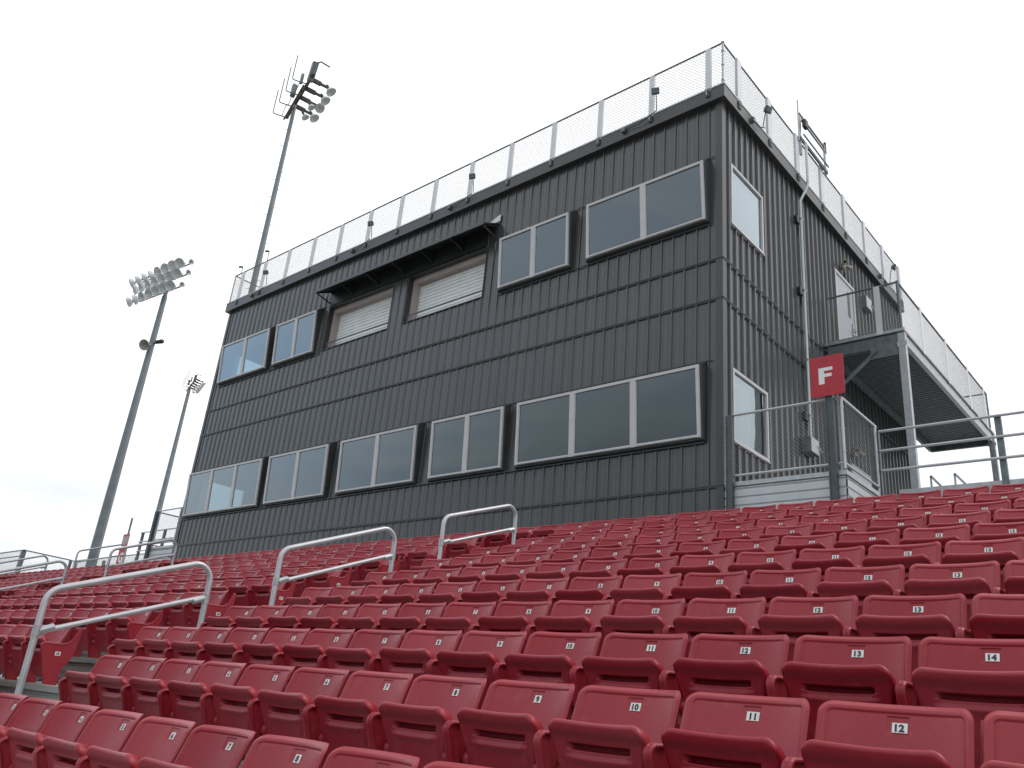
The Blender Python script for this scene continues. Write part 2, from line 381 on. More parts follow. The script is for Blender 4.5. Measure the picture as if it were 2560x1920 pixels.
def side_mesh(end=False):
    b = mk('red')
    if end:
        b.prism(side, lambda a, c, d: (d, a, c), -.012, .012)
        b.tube([(0, a+.012, c-(.012 if i > 2 else 0)) for i, (a, c) in enumerate(side[:9])], .0165, 8)
    else:
        b.prism(side, lambda a, c, d: (d, a, c), -.006, .006)
        # rolled flange round the front and top edge
        pts = [Vector((0, a+.009, c-.009 if i > 2 else c)) for i, (a, c) in enumerate(side[:9])]
        pts[0].y += .01
        vs = []; fs = []; n = len(pts); K = 10
        for i, p in enumerate(pts):
            d = (pts[min(i+1, n-1)]-pts[max(i-1, 0)]).normalized(); nn = Vector((0, d.z, -d.y))
            for k in range(K): th = 2*math.pi*k/K; vs.append(p+Vector((1, 0, 0))*.020*math.cos(th)+nn*.011*math.sin(th))
        for i in range(n-1):
            for k in range(K): fs.append((i*K+k, i*K+(k+1) % K, (i+1)*K+(k+1) % K, (i+1)*K+k))
        b.add(vs, fs, True)
        b.lathe((-.010, -.15, .26), (-1, 0, 0), [(0, .012), (.004, .012), (.006, .004), (.006, 0)], 8)
    return b
mb_back, mb_pan = seat_meshes(True)
ME_BACK = mb_back.mesh('backrest'); ME_PAN = mb_pan.mesh('seat_pan')
ME_SIDE = side_mesh().mesh('side_panel'); ME_END = side_mesh(True).mesh('end_panel')
lo_back, lo_pan = seat_meshes(False); lo_side = mk('red').prism(side, lambda a, c, d: (d, a, c), -.012, .012)

def text_geo(txt, size, depth, bold=.0, sx_=1.0):
    c = bpy.data.curves.new('glyphs', 'FONT'); c.body = txt; c.size = size; c.extrude = depth; c.offset = bold
    c.align_x = 'CENTER'; c.align_y = 'CENTER'; c.resolution_u = 3; c.space_character = 1.05
    o = bpy.data.objects.new('glyphs', c); COL.objects.link(o)
    bpy.context.view_layer.update()
    me = bpy.data.meshes.new_from_object(o.evaluated_get(bpy.context.evaluated_depsgraph_get()))
    v = [tuple(p.co) for p in me.vertices]; f = [tuple(p.vertices) for p in me.polygons]
    bpy.data.objects.remove(o); bpy.data.curves.remove(c); bpy.data.meshes.remove(me)
    mx_ = (max(p[0] for p in v)+min(p[0] for p in v))/2; my = (max(p[1] for p in v)+min(p[1] for p in v))/2
    return [((p[0]-mx_)*sx_, p[1]-my, p[2]) for p in v], f
PLATES = {}
def plate_mesh(n):
    if n in PLATES: return PLATES[n]
    b = mk('plate'); y = back_y(0, ZL)-.002
    hw, hh = (.0185, .0155) if n < 10 else (.0245, .0155)
    def P(x, z, d): return (x+.004, y-.002+.39*(z)-d, ZL-.004+z)
    b.add([P(-hw, -hh, 0), P(hw, -hh, 0), P(hw, hh, 0), P(-hw, hh, 0), P(-hw, -hh, -.006), P(hw, -hh, -.006), P(hw, hh, -.006), P(-hw, hh, -.006)],
          [(0, 1, 2, 3), (0, 4, 5, 1), (1, 5, 6, 2), (2, 6, 7, 3), (3, 7, 4, 0)])
    v, f = text_geo(str(n), .031, .0004, .0012, 1.12); b.use('digit'); b.add([P(p[0], p[1], .0012+p[2]) for p in v], f)
    PLATES[n] = b.mesh('number_plate'); return PLATES[n]
ENDP = {}
def endplate_mesh(n):
    if n in ENDP: return ENDP[n]
    b = mk('plate'); P = lambda a, c, d: (.0125+d, -.13+a, .295+c)
    hw, hh = .026, .019
    b.add([P(-hw, -hh, .001), P(hw, -hh, .001), P(hw, hh, .001), P(-hw, hh, .001), P(-hw, -hh, 0), P(hw, -hh, 0), P(hw, hh, 0), P(-hw, hh, 0)],
          [(0, 1, 2, 3), (0, 4, 5, 1), (1, 5, 6, 2), (2, 6, 7, 3), (3, 7, 4, 0)])
    v, f = text_geo(str(n), .034, .0004, .0014); b.use('digit'); b.add([P(p[0], p[1], .0018+p[2]) for p in v], f)
    ENDP[n] = b.mesh('number_plate'); return ENDP[n]

ORD = ['lowest', 'second', 'third', 'fourth', 'fifth', 'sixth', 'seventh', 'eighth', 'ninth', 'tenth', 'topmost']
def nth(n): return f"{n}{'th' if 10 < n % 100 < 14 else {1: 'st', 2: 'nd', 3: 'rd'}.get(n % 10, 'th')}"
WN = ['', 'first', 'second', 'third', 'fourth', 'fifth', 'sixth', 'seventh', 'eighth', 'ninth', 'tenth', 'eleventh', 'twelfth', 'thirteenth', 'fourteenth', 'fifteenth', 'sixteenth']
def rowname(r): return 'lowest row' if r == 0 else 'topmost row' if r == 10 else f'{ORD[r]} row from the bottom'
seats = []                                # (x, r, number, endpanel number or None, label)
OFF = {0: .0015, 1: .03, 2: -.8407, 3: -.8131, 4: -.819, 5: -.8067, 6: -.805, 7: -.82, 8: -.815, 9: -.79}
P_ = .51
for r in range(0, 10):
    for n in range(1, 17):
        seats.append((OFF[r]+P_*n, r, n, None, f'{WN[n]} red folded seat right of the near handrails, plate {n}, {rowname(r)}'))
    if r >= 1:
        for k in range(18):
            num = 16+r-k
            seats.append((-2.08-.255-P_*k, r, max(1, num), (16+r if k == 0 else None),
                          f'red folded seat, {nth(k+1)} left of the near handrails, {rowname(r)}'))
    if r >= 4:
        for k in range(18):
            seats.append((-12.60-.255-P_*k, r, max(1, 18-k), (18 if k == 0 else None),
                          f'red folded seat, {nth(k+1)} left of the second aisle, {rowname(r)}'))
    if r >= 8:
        for k in range(12):
            seats.append((-23.1-.255-P_*k, r, max(1, 18-k), (18 if k == 0 else None),
                          f'red folded seat, {nth(k+1)} left of the farthest aisle, {rowname(r)}'))
for k in range(-52, 17):
    x = -1.27+.507*k
    seats.append((x, 10, (k % 18)+1, None, f'red folded seat in the topmost row, {nth(k+1) if k >= 0 else nth(-k)} {"right" if k >= 0 else "left"} of the top handrail end'))
vis = []; rest = []
for s in seats:
    y, z = row(s[1]); c = (s[0], y, z); q = px(c)
    if not q: continue
    inview = any((lambda t: t and 0 < t[0] < 2560 and 0 < t[1] < 1920)(px((s[0]+dx, y+dy, z+dz)))
                 for dx, dy, dz in ((-.23, .02, .07), (.23, .02, .07), (-.2, -.25, -.08), (.2, -.25, -.08)))
    d = (Vector(c)-CAM).length
    if inview: vis.append((d, s))
    elif -500 < q[0] < 3000 and q[1] < 2300: rest.append(s)
vis.sort(key=lambda t: t[0])
far = [s for d, s in vis[300:]]; vis = [s for d, s in vis[:300]]
GS = 'red folding stadium seats in rows'
proto = None
def build_seat(s):
    x, r, n, endn, label = s; y, z = row(r)
    t = thing('stadium_seat', (x, y, z-ZL), label, 'seat', GS)
    t.rotation_euler = (random.uniform(-.006, .006), 0, random.uniform(-.007, .007))
    put('backrest', ME_BACK, t)
    p = put('seat_pan', ME_PAN, t); p.location = (0, random.uniform(-.004, .004), random.uniform(-.003, .003)); p.rotation_euler.x = random.uniform(-.02, .03)
    put('side_panel', ME_SIDE, t, (-.255, 0, 0))
    if endn:
        e_ = put('end_panel', ME_END, t, (.262, 0, 0)); put('number_plate', endplate_mesh(endn), e_)
    if (x > -1 and not (r == 4 and n == 1)) or (x < -1 and random.random() < .4): put('number_plate', plate_mesh(n), t)
for s in vis: build_seat(s)
b = mk('red')
def low_seat(b, s):
    y, z = row(s[1])
    for src, dx in ((lo_back, 0), (lo_pan, 0), (lo_side, -.255)):
        b.add([(v[0]+s[0]+dx, v[1]+y, v[2]+z-ZL) for v in src.v], src.f, src is not lo_side)
for s in far+rest: low_seat(b, s)
fo = put('distant_seats', b.mesh('distant_seats')); tag(fo, 'tiny red folded seats at the far left end of the upper rows', 'seats'); fo['kind'] = 'stuff'

# ------------------------------------------------------------------ press box
BL, BD = 20.52, 12.03
Z1, Z2, Z0, ZF, ZT, ZR = 7.825, 6.8945, 2.9436, 11.8813, 12.2137, 13.47
BASE = .6
pb = thing('press_box', (-BL/2, BD/2, GROUND), 'long charcoal metal clad press box with two rows of windows above the seats', 'building')
def pp(name, mb, parent=None):
    o = put(name, mb.mesh(name), parent or pb)
    if parent is None: o.location = (BL/2, -BD/2, -GROUND)
    return o
def profile(u0, u1, pitch=.29, h=.030):
    """ribbed panel: list of (u, height)"""
    pts = [(u0, 0)]; k = math.floor(u0/pitch)
    while k*pitch < u1+pitch:
        c = k*pitch
        for du, hh in ((-.030, 0), (-.014, h), (.014, h), (.030, 0), (.075, 0), (.085, .006), (.100, .006), (.110, 0), (.180, 0), (.190, .006), (.205, .006), (.215, 0)):
            if u0 < c+du < u1: pts.append((c+du, hh))
        k += 1
    pts.append((u1, 0)); return pts
def ribwall(b, u0, u1, z0, z1, holes, to3, pitch=.29, h=.03):
    pts = profile(u0, u1, pitch, h)
    def hat(u):
        for (a, ha), (c, hc) in zip(pts, pts[1:]):
            if a <= u <= c: return ha+(hc-ha)*(u-a)/max(1e-9, c-a)
        return 0
    for a0, a1, _, _ in holes:
        for a in (a0, a1):
            if u0 < a < u1: pts.append((a, hat(a)))
    pts.sort()
    for (a, ha), (c, hc) in zip(pts, pts[1:]):
        if c-a < 1e-6: continue
        m_ = (a+c)/2; cuts = sorted([(max(z0, h2), min(z1, h3)) for h0, h1, h2, h3 in holes if h0 < m_ < h1 and h2 < z1 and h3 > z0])
        zz = z0
        for lo, hi in cuts+[(z1, z1)]:
            if lo > zz: b.add([to3(a, zz, ha), to3(c, zz, hc), to3(c, lo, hc), to3(a, lo, ha)], [(0, 1, 2, 3)])
            zz = max(zz, hi)
FR = lambda u, z, h: (u, -h, z)
SD = lambda u, z, h: (h, u, z)
BK = lambda u, z, h: (u, BD+h, z)
LF = lambda u, z, h: (-BL-h, u, z)
UP = [(-19.95, -16.93, [-18.40]), (-16.48, -14.25, [-15.33]), (-6.25, -3.98, [-5.10]), (-3.43, -.30, [-1.84])]
LOW = [(-20.15, -15.69, [-18.66, -17.18]), (-15.27, -12.30, [-13.75]), (-11.70, -8.56, [-10.10]), (-7.97, -5.54, [-6.72]), (-5.10, -.38, [-3.49, -1.91])]
SH = [(-13.92, -10.73, 8.80, 10.36), (-10.09, -6.93, 8.80, 10.34)]
holes = [(a, b_, 8.76, 10.40) for a, b_, _ in UP]+[(a, b_, 3.87, 5.50) for a, b_, _ in LOW]+SH
zb = [BASE, Z0, 3.85, Z2, Z1, 11.95]
b = mk('dark')
for i in range(len(zb)-1): ribwall(b, -BL+.02, -.22, zb[i], zb[i+1], holes, FR)
b.add([(-.22, 0, BASE), (0, 0, BASE), (0, 0, 11.95), (-.22, 0, 11.95)], [(0, 1, 2, 3)])
pp('front_wall', b)
SW = [(.36, 1.94, 8.86, 10.42), (.36, 1.94, 3.93, 5.47), (6.38, 7.80, 8.0, 10.72), (6.8, 8.2, 2.95, 5.3)]
b = mk('dark')
for i, (a, c) in enumerate(((BASE, Z0), (Z0, Z2), (Z2, Z1), (Z1, 11.95))): ribwall(b, .10, BD, a, c, SW, SD, .29, .048)
b.add([(0, 0, BASE), (0, .10, BASE), (0, .10, 11.95), (0, 0, 11.95)], [(0, 1, 2, 3)])
pp('side_wall', b)
b = mk('dark'); ribwall(b, -BL, 0, GROUND, 11.95, [(-16, -14.6, 3.9, 5.4), (-8, -6.6, 3.9, 5.4)], BK); pp('rear_wall', b)
b = mk('dark'); LW = [(.36, 2.2, 8.80, 10.42), (.36, 2.2, 3.93, 5.47)]
ribwall(b, 0, BD, GROUND, 11.95, LW, LF); pp('side_wall', b)
# horizontal trim bands and flashings
b = mk('trim')
for z in (Z1, Z2, Z0):
    b.box(-BL-.03, -.001+.034, -.040, -.031, z-.035, z+.022); b.box(-BL-.03, .05, -.052, -.0395, z-.006, z+.006)
    b.box(.0365, .046, -.03, BD, z-.035, z+.022); b.box(.0455, .058, -.05, BD, z-.006, z+.006)
    b.box(-BL-.046, -BL-.0365, -.03, BD, z-.035, z+.022)
b.box(-20.30, -.36, -.060, -.031, 3.815, 3.84)
for a, c in ((-20.1, -14.2), (-6.35, -.25)): b.box(a, c, -.058, -.031, 8.70, 8.722)
for a, c in ((-20.2, -14.1), (-6.4, -.15)): b.box(a, c, -.046, -.031, 10.43, 10.452)
b.box(-20.3, -.2, -.046, -.031, 5.53, 5.552)
pp('trim_band', b)
b = mk('trim')
b.box(-.12, -.002, -.036, -.0005, BASE, 11.9); b.box(-.002, .040, -.036, .13, BASE, 11.9); pp('corner_trim', b)
b = mk('trim'); b.box(-BL-.03, -BL+.11, -.036, -.0005, BASE, 11.9); pp('corner_trim', b)
b = mk('dark2')
random.seed(3)
for z in (Z1-.16, Z2-.16, Z0-.16, Z0+.45, Z1+.5, 11.4, 5.75, 10.75, 6.3):
    for k in range(0, 70):
        x = -.29*k-.06
        if x > -BL and not any(h0-.05 < x < h1+.05 and h2-.1 < z < h3+.1 for h0, h1, h2, h3 in holes):
            b.box(x-.008, x+.008, -.006, .0, z-.008, z+.008)
    for k in range(0, 41):
        y = .29*k+.25
        if not any(h0-.05 < y < h1+.05 and h2-.1 < z < h3+.1 for h0, h1, h2, h3 in SW): b.box(0, .006, y-.008, y+.008, z-.008, z+.008)
pp('screw_heads', b)
# roof and fascia
b = mk('trim')
o_ = .16
b.box(-BL-o_, o_, -o_, -o_+.05, ZF, ZT); b.box(o_-.05, o_, -o_+.0502, BD+o_, ZF, ZT); b.box(-BL-o_, -BL-o_+.05, -o_+.0502, BD+o_, ZF, ZT)
b.box(-BL-o_+.0502, o_-.0502, BD+o_-.05, BD+o_, ZF, ZT); b.box(-BL-o_+.051, o_-.051, -o_+.051, BD+o_-.051, ZF+.01, ZT-.02)
pp('roof', b)
b = mk('galv')
for a in (ZT+.002,): 
    b.box(-BL-o_-.01, o_+.01, -o_-.012, -o_+.06, a, a+.030); b.box(o_-.06, o_+.012, -o_+.061, BD+o_, a, a+.030); b.box(-BL-o_-.012, -BL-o_+.06, -o_+.061, BD+o_, a, a+.030)
pp('roof_edge_flashing', b)
# interior: floors, partition, ceiling
b = mk('room')
b.box(-BL+.05, -.05, .05, BD-.05, 2.7, 2.9); b.box(-BL+.05, -.05, .05, BD-.05, 7.55, 7.8); b.box(-BL+.05, -.05, .05, BD-.05, 6.0, 6.15); b.box(-BL+.05, -.05, .05, BD-.05, 11.1, 11.2)
b.box(-BL+.05, -.05, 5.4, 5.5, 2.9, 6.0); b.box(-BL+.05, -.05, 5.4, 5.5, 7.8, 11.1)
for x in (-16.7, -12, -8.2, -4.5): b.box(x-.06, x+.06, 1.6, 5.4, 2.9, 6.0)
for x in (-14.0, -6.6, -3.7): b.box(x-.06, x+.06, .06, 5.4, 7.8, 11.1)
for a, c, _ in UP: b.box(a-.1, a-.02, .04, .30, 8.7, 10.5); b.box(c+.02, c+.1, .04, .30, 8.7, 10.5)
for a, c, _ in LOW: b.box(a-.1, a-.02, .04, .30, 3.8, 5.6); b.box(c+.02, c+.1, .04, .30, 3.8, 5.6)
b.box(-BL+.1, -.1, .25, .9, 8.58, 8.62); b.box(-BL+.1, -.1, .25, .9, 3.70, 3.74)
pp('interior', b)

def tilt_window(x0, x1, mull, zb_, zt_, yb, yt, wz0, wz1):
    """white framed ribbon window whose glass leans out at the top, in a charcoal boxed surround"""
    Lz = math.hypot(zt_-zb_, yt-yb); uz = ((yt-yb)/Lz, (zt_-zb_)/Lz); nz = (-uz[1], uz[0])
    def P(x, s_, d): return (x, yb+uz[0]*s_+nz[0]*d, zb_+uz[1]*s_+nz[1]*d)
    def bx(b, xa, xb, sa, sb, da, db):
        b.hexa([P(xa, sa, db), P(xb, sa, db), P(xb, sa, da), P(xa, sa, da), P(xa, sb, db), P(xb, sb, db), P(xb, sb, da), P(xa, sb, da)])
    fw = .062; b = mk('frame')
    bx(b, x0, x0+fw, 0, Lz, -.05, .03); bx(b, x1-fw, x1, 0, Lz, -.05, .03)
    xs = [x0+fw]
    for m_ in mull: bx(b, m_-.068, m_+.068, .001, Lz-.001, -.05, .027); xs += [m_-.068, m_+.068]
    xs.append(x1-fw)
    for a, c in zip(xs[::2], xs[1::2]):
        bx(b, a+.0005, c-.0005, Lz-.062, Lz, -.05, .028); bx(b, a+.0005, c-.0005, 0, .055, -.05, .028); bx(b, a+.01, c-.01, .010, .030, .0285, .040)
        for (p, q, s0, s1) in ((a, a+.014, .055, Lz-.062), (c-.014, c, .055, Lz-.062)): bx(b, p, q, s0, s1, -.03, .012)
    w_ = pp('window', b)
    for a, c in zip(xs[::2], xs[1::2]):
        g = mk('glass'); g.add([P(a+.002, .05, -.004), P(c-.002, .05, -.004), P(c-.002, Lz-.058, -.004), P(a+.002, Lz-.058, -.004)], [(0, 1, 2, 3)])
        put('pane', g.mesh('pane'), w_)
    b = mk('trim'); m_ = .045
    ft = P(0, Lz+.02, -.02); fb = P(0, -.035, -.02)
    A0, A1 = x0-m_, x1+m_
    for xa, xb in ((A0, x0-.004), (x1+.004, A1)):      # side cheeks
        b.hexa([(xa, fb[1], fb[2]), (xb, fb[1], fb[2]), (xb, .01, wz0), (xa, .01, wz0), (xa, ft[1], ft[2]), (xb, ft[1], ft[2]), (xb, .01, wz1), (xa, .01, wz1)])
    b.hexa([(A0+.001, ft[1]+.001, ft[2]-.035), (A1-.001, ft[1]+.001, ft[2]-.035), (A1-.001, .01, wz1-.05), (A0+.001, .01, wz1-.05), (A0+.001, ft[1]+.001, ft[2]+.003), (A1-.001, ft[1]+.001, ft[2]+.003), (A1-.001, .01, wz1+.003), (A0+.001, .01, wz1+.003)])
    b.hexa([(A0+.001, fb[1]+.001, fb[2]-.003), (A1-.001, fb[1]+.001, fb[2]-.003), (A1-.001, .01, wz0-.003), (A0+.001, .01, wz0-.003), (A0+.001, fb[1]+.001, fb[2]+.03), (A1-.001, fb[1]+.001, fb[2]+.03), (A1-.001, .01, wz0+.03), (A0+.001, .01, wz0+.03)])
    put('surround', b.mesh('surround'), w_)
for a, c, ms in UP: tilt_window(a, c, ms, 8.80, 10.235, -.15, -.27, 8.735, 10.43)
for a, c, ms in LOW: tilt_window(a, c, ms, 3.905, 5.39, -.15, -.25, 3.845, 5.53)

def flat_window(y0, y1, z0, z1, X, sgn, blind=None):
    b = mk('frame'); fw = .06
    def bx(a, c, z_, zz, d0, d1): b.box(min(X+sgn*d0, X+sgn*d1), max(X+sgn*d0, X+sgn*d1), a, c, z_, zz)
    bx(y0, y0+fw, z0, z1, -.04, .055); bx(y1-fw, y1, z0, z1, -.04, .055); bx(y0+fw, y1-fw, z1-fw, z1, -.04, .053); bx(y0+fw, y1-fw, z0, z0+fw, -.04, .053)
    bx(y0, y1, z0-.03, z0-.001, -.0, .075)
    w_ = pp('window', b); g = mk('glass'); x = X+sgn*.01
    g.add([(x, y0+fw, z0+fw), (x, y1-fw, z0+fw), (x, y1-fw, z1-fw), (x, y0+fw, z1-fw)], [(0, 1, 2, 3)]); put('pane', g.mesh('pane'), w_)
    if blind:
        g = mk('blind'); k = 1
        for i in range(k):
            a = z0+fw+(z1-z0-2*fw)*i/k; g.add([(X-sgn*.05, y0, a), (X-sgn*.05, y0+blind, a), (X-sgn*.06, y0+blind, a+(z1-z0-2*fw)/k*.93), (X-sgn*.06, y0, a+(z1-z0-2*fw)/k*.93)], [(0, 1, 2, 3)])
        put('blind', g.mesh('blind'), w_)
flat_window(.36, 1.94, 8.86, 10.42, 0, 1, 1.58); flat_window(.36, 1.94, 3.93, 5.47, 0, 1, .95)
flat_window(.36, 2.2, 8.80, 10.42, -BL, -1); flat_window(.36, 2.2, 3.93, 5.47, -BL, -1)

# recessed openings with roller shutters
for x0, x1, z0, z1 in SH:
    b = mk('trim'); d = .02
    b.box(x0-.0, x0+d, -.035, .15, z0, z1); b.box(x1-d, x1, -.035, .15, z0, z1); b.box(x0+d, x1-d, -.035, .15, z1-d, z1); b.box(x0+d, x1-d, -.045, .15, z0, z0+d)
    fr = pp('shutter_recess', b)
    b = mk('jamb'); a0, a1, c0, c1 = x0+d+.001, x1-d-.001, z0+d+.001, z1-d-.001
    b.box(a0, a0+.14, .1505, .42, c0, c1); b.box(a1-.14, a1, .1505, .42, c0, c1); b.box(a0+.1405, a1-.1405, .1505, .42, c1-.16, c1)
    put('shutter_frame', b.mesh('shutter_frame'), fr)
    b = mk('shutter'); zz = c0; 
    while zz < c1-.16:
        t = min(.112, c1-.16-zz)
        b.add([(a0+.14, .372, zz), (a1-.14, .372, zz), (a0+.14, .335, zz+.015), (a1-.14, .335, zz+.015), (a0+.14, .335, zz+t-.02), (a1-.14, .335, zz+t-.02), (a0+.14, .362, zz+t), (a1-.14, .362, zz+t)],
              [(0, 1, 3, 2), (2, 3, 5, 4), (4, 5, 7, 6)])
        zz += .112
    b.box(a0+.14, a1-.14, .31, .334, c0, c0+.10)
    put('roller_shutter', b.mesh('roller_shutter'), fr)
    b = mk('galvd'); zg = z0+.27
    b.tube([(x0+.10, .06, z0+.03), (x0+.10, .06, zg), (x1-.03, .06, zg)], .022, 8); put('guard_bar', b.mesh('guard_bar'), fr)
# canopy over the shutters
b = mk('trim'); xa, xb = -13.99, -6.56
b.hexa([(xa, -.63, 10.63), (xb, -.63, 10.63), (xb, -.035, 10.93), (xa, -.035, 10.93), (xa, -.63, 10.665), (xb, -.63, 10.665), (xb, -.035, 10.965), (xa, -.035, 10.965)])
b.box(xa-.01, xb+.01, -.65, -.631, 10.605, 10.69); b.box(xa, xb, -.036, -.0315, 10.93, 11.05)
b.use('dark2'); b.add([(xa+.01, -.62, 10.624), (xb-.01, -.62, 10.624), (xb-.01, -.036, 10.924), (xa+.01, -.036, 10.924)], [(0, 1, 2, 3)])  # underside coloured near black to deepen the shade beneath the canopy
cn = pp('canopy', b)
k = 6
for i in range(k+1):
    b = mk('dark2' if 0 < i < k else 'trim'); x = xa+.06+(xb-xa-.12)*i/k
    b.bar((x, -.04, 10.90), (x, -.04, 10.45), .04, .04, (0, 1, 0)); b.bar((x, -.05, 10.50), (x, -.60, 10.62), .035, .035); b.bar((x, -.05, 10.895), (x, -.60, 10.63), .035, .045)
    put('bracket', b.mesh('bracket'), cn)
b = mk('galv')
for i in range(19):
    x = xa+.2+(xb-xa-.4)*i/18; b.box(x-.03, x+.03, -.63, -.56, 10.697, 10.712)
put('fixing_clip', b.mesh('fixing_clip'), cn)
b = mk('white'); b.prism([(-7.25, 10.985), (-6.55, 11.03), (-6.55, 11.24)], lambda a, c, d: (a, -d, c), .034, .05); put('flashing', b.mesh('flashing'), cn)
b = mk('dark2'); b.box(-13.93, -6.92, -.060, -.034, 10.38, 10.92); put('shade_panel', b.mesh('shade_panel'), cn)  # black sheet added on the wall as the canopy's shade

# door, lamp and boxes on the side wall
b = mk('frame'); b.box(-.03, .06, 6.38, 6.46, 8.0, 10.72); b.box(-.03, .06, 7.72, 7.80, 8.0, 10.72); b.box(-.03, .058, 6.46, 7.72, 10.64, 10.72)
pp('door_frame', b)
b = mk('door'); b.box(-.02, .03, 6.462, 7.718, 8.02, 10.638); dr = pp('door', b)
b = mk('galv'); b.box(.031, .06, 7.52, 7.62, 9.15, 9.5); b.tube([(.05, 7.6, 9.27), (.11, 7.6, 9.27), (.11, 7.42, 9.27)], .018, 8); put('handle', b.mesh('handle'), dr)
b = mk('dark2'); b.box(.031, .036, 7.28, 7.46, 9.62, 10.40); put('glass_slot', b.mesh('glass_slot'), dr)
b = mk('dark2')
for z in (8.5, 9.4, 10.35): b.box(.031, .05, 6.465, 6.50, z-.07, z+.07)
put('hinge', b.mesh('hinge'), dr)
b = mk('door'); b.box(-.02, .03, 6.81, 8.19, 2.96, 5.29); pp('door', b)
def twin_lamp(y, z):
    b = mk('horn'); b.box(.04, .12, y-.09, y+.09, z-.05, z+.05)
    for s in (-1, 1):
        b.tube([(.1, y, z), (.16, y+s*.12, z+.06)], .02, 6); b.lathe((.14, y+s*.12, z+.08), (.5, s*.6, -.5), [(0, 0), (0, .04), (.08, .05), (.16, .075), (.16, .06), (.12, .04)], 12)
    pp('wall_lamp', b)
twin_lamp(6.95, 11.02); twin_lamp(6.9, 5.55)
def ebox(y0, y1, z0, z1, d=.2, m_='siding'):
    b = mk('galvd'); b.box(.04, .04+d, y0, y1, z0, z1); b.use(m_); b.box(.0402+d, .055+d, y0+.01, y1-.01, z0+.01, z1-.01); b.use('galv'); b.box(.055+d, .075+d, y1-.08, y1-.05, z0+.15, z0+.22)
    b.tube([(.06+d, y1+.02, z0+.2), (.10+d, y1+.05, z0+.08)], .014, 6)
    pp('electric_box', b)
ebox(3.68, 4.12, 4.66, 5.02); ebox(8.45, 8.9, 10.42, 10.8, .12)
b = mk('green'); b.tube([(.14, 3.95, 5.02), (.14, 3.95, 11.45), (.24, 4.05, 11.75), (.30, 4.12, 12.0), (.30, 4.12, 13.3)], .036, 10); cd = pp('conduit', b)
for z in (5.55, 8.78, 10.82): b = mk('dark2'); b.box(.04, .14, 3.72, 3.90, z-.10, z+.09); put('standoff', b.mesh('standoff'), cd)
for z in (5.6, 7.0, 8.85, 10.9): b = mk('galv'); b.box(.09, .185, 3.90, 4.0, z-.015, z+.015); put('conduit_clip', b.mesh('conduit_clip'), cd)

# roof railing
b = mk('galvd'); yr = -.10
b.tube([(-BL-.10, BD, ZR), (-BL-.10, yr, ZR)], .022, 8); b.tube([(-BL-.10, yr, ZR), (.10, yr, ZR)], .022, 8); b.tube([(.10, yr, ZR), (.10, BD, ZR)], .022, 8)
b.tube([(-BL-.10, BD, ZT+.09), (-BL-.10, yr, ZT+.09), (.10, yr, ZT+.09), (.10, BD, ZT+.09)], .016, 6)
b.lathe((.10, yr, ZR-.02), (0, 0, 1), [(0, .03), (.03, .045), (.05, .03), (.06, 0)], 10)
rl = pp('roof_railing', b)
XP = [-.24-1.516*k for k in range(13)]+[-19.95]
for x in XP:
    b = mk('white'); b.box(x-.065, x+.065, -.172, -.164, ZT-.04, ZR-.06); b.box(x-.065, x-.057, -.164, -.11, ZT-.04, ZR-.06); b.box(x+.057, x+.065, -.164, -.11, ZT-.04, ZR-.06)
    b.use('dark2'); b.box(x-.05, x+.05, -.186, -.1725, ZT-.20, ZT-.02); b.use('galv'); b.box(x-.035, x-.015, -.195, -.1865, ZT-.15, ZT-.05)
    put('railing_post', b.mesh('railing_post'), rl)
YP = [.58, 2.2, 3.86, 5.5, 7.15, 8.8, 10.42, 11.98]
for y in YP:
    b = mk('white'); b.box(.164, .172, y-.10, y+.10, ZT-.04, ZR-.02); b.box(.11, .164, y-.10, y-.092, ZT-.04, ZR-.02); b.box(.11, .164, y+.092, y+.10, ZT-.04, ZR-.02)
    b.use('dark2'); b.box(.1725, .182, y-.08, y+.08, ZT-.20, ZT-.02); b.use('galv'); b.box(.182, .20, y-.06, y+.06, ZT-.10, ZT-.085)
    put('railing_post', b.mesh('railing_post'), rl)
b = mk('galv'); b.tube([(.10, -.10, ZT+.02), (.10, -.10, ZR)], .028, 8); b.tube([(-BL-.10, -.10, ZT+.02), (-BL-.10, -.10, ZR)], .028, 8)
for z in (ZT+.15, ZT+.6, ZT+1.0): b.tube([(.10, -.10, z), (.10, -.10, z+.03)], .04, 8)
put('corner_post', b.mesh('corner_post'), rl)
b = mk('mesh'); b.chain((-BL-.1, yr, ZT+.08), (1, 0, 0), BL+.2, ZR-ZT-.1, .085, .0040); b.chain((.10, yr, ZT+.08), (0, 1, 0), BD, ZR-ZT-.1, .085, .0040); b.chain((-BL-.10, yr, ZT+.08), (0, 1, 0), BD, ZR-ZT-.1, .12, .0026)
put('chain_link', b.mesh('chain_link'), rl)

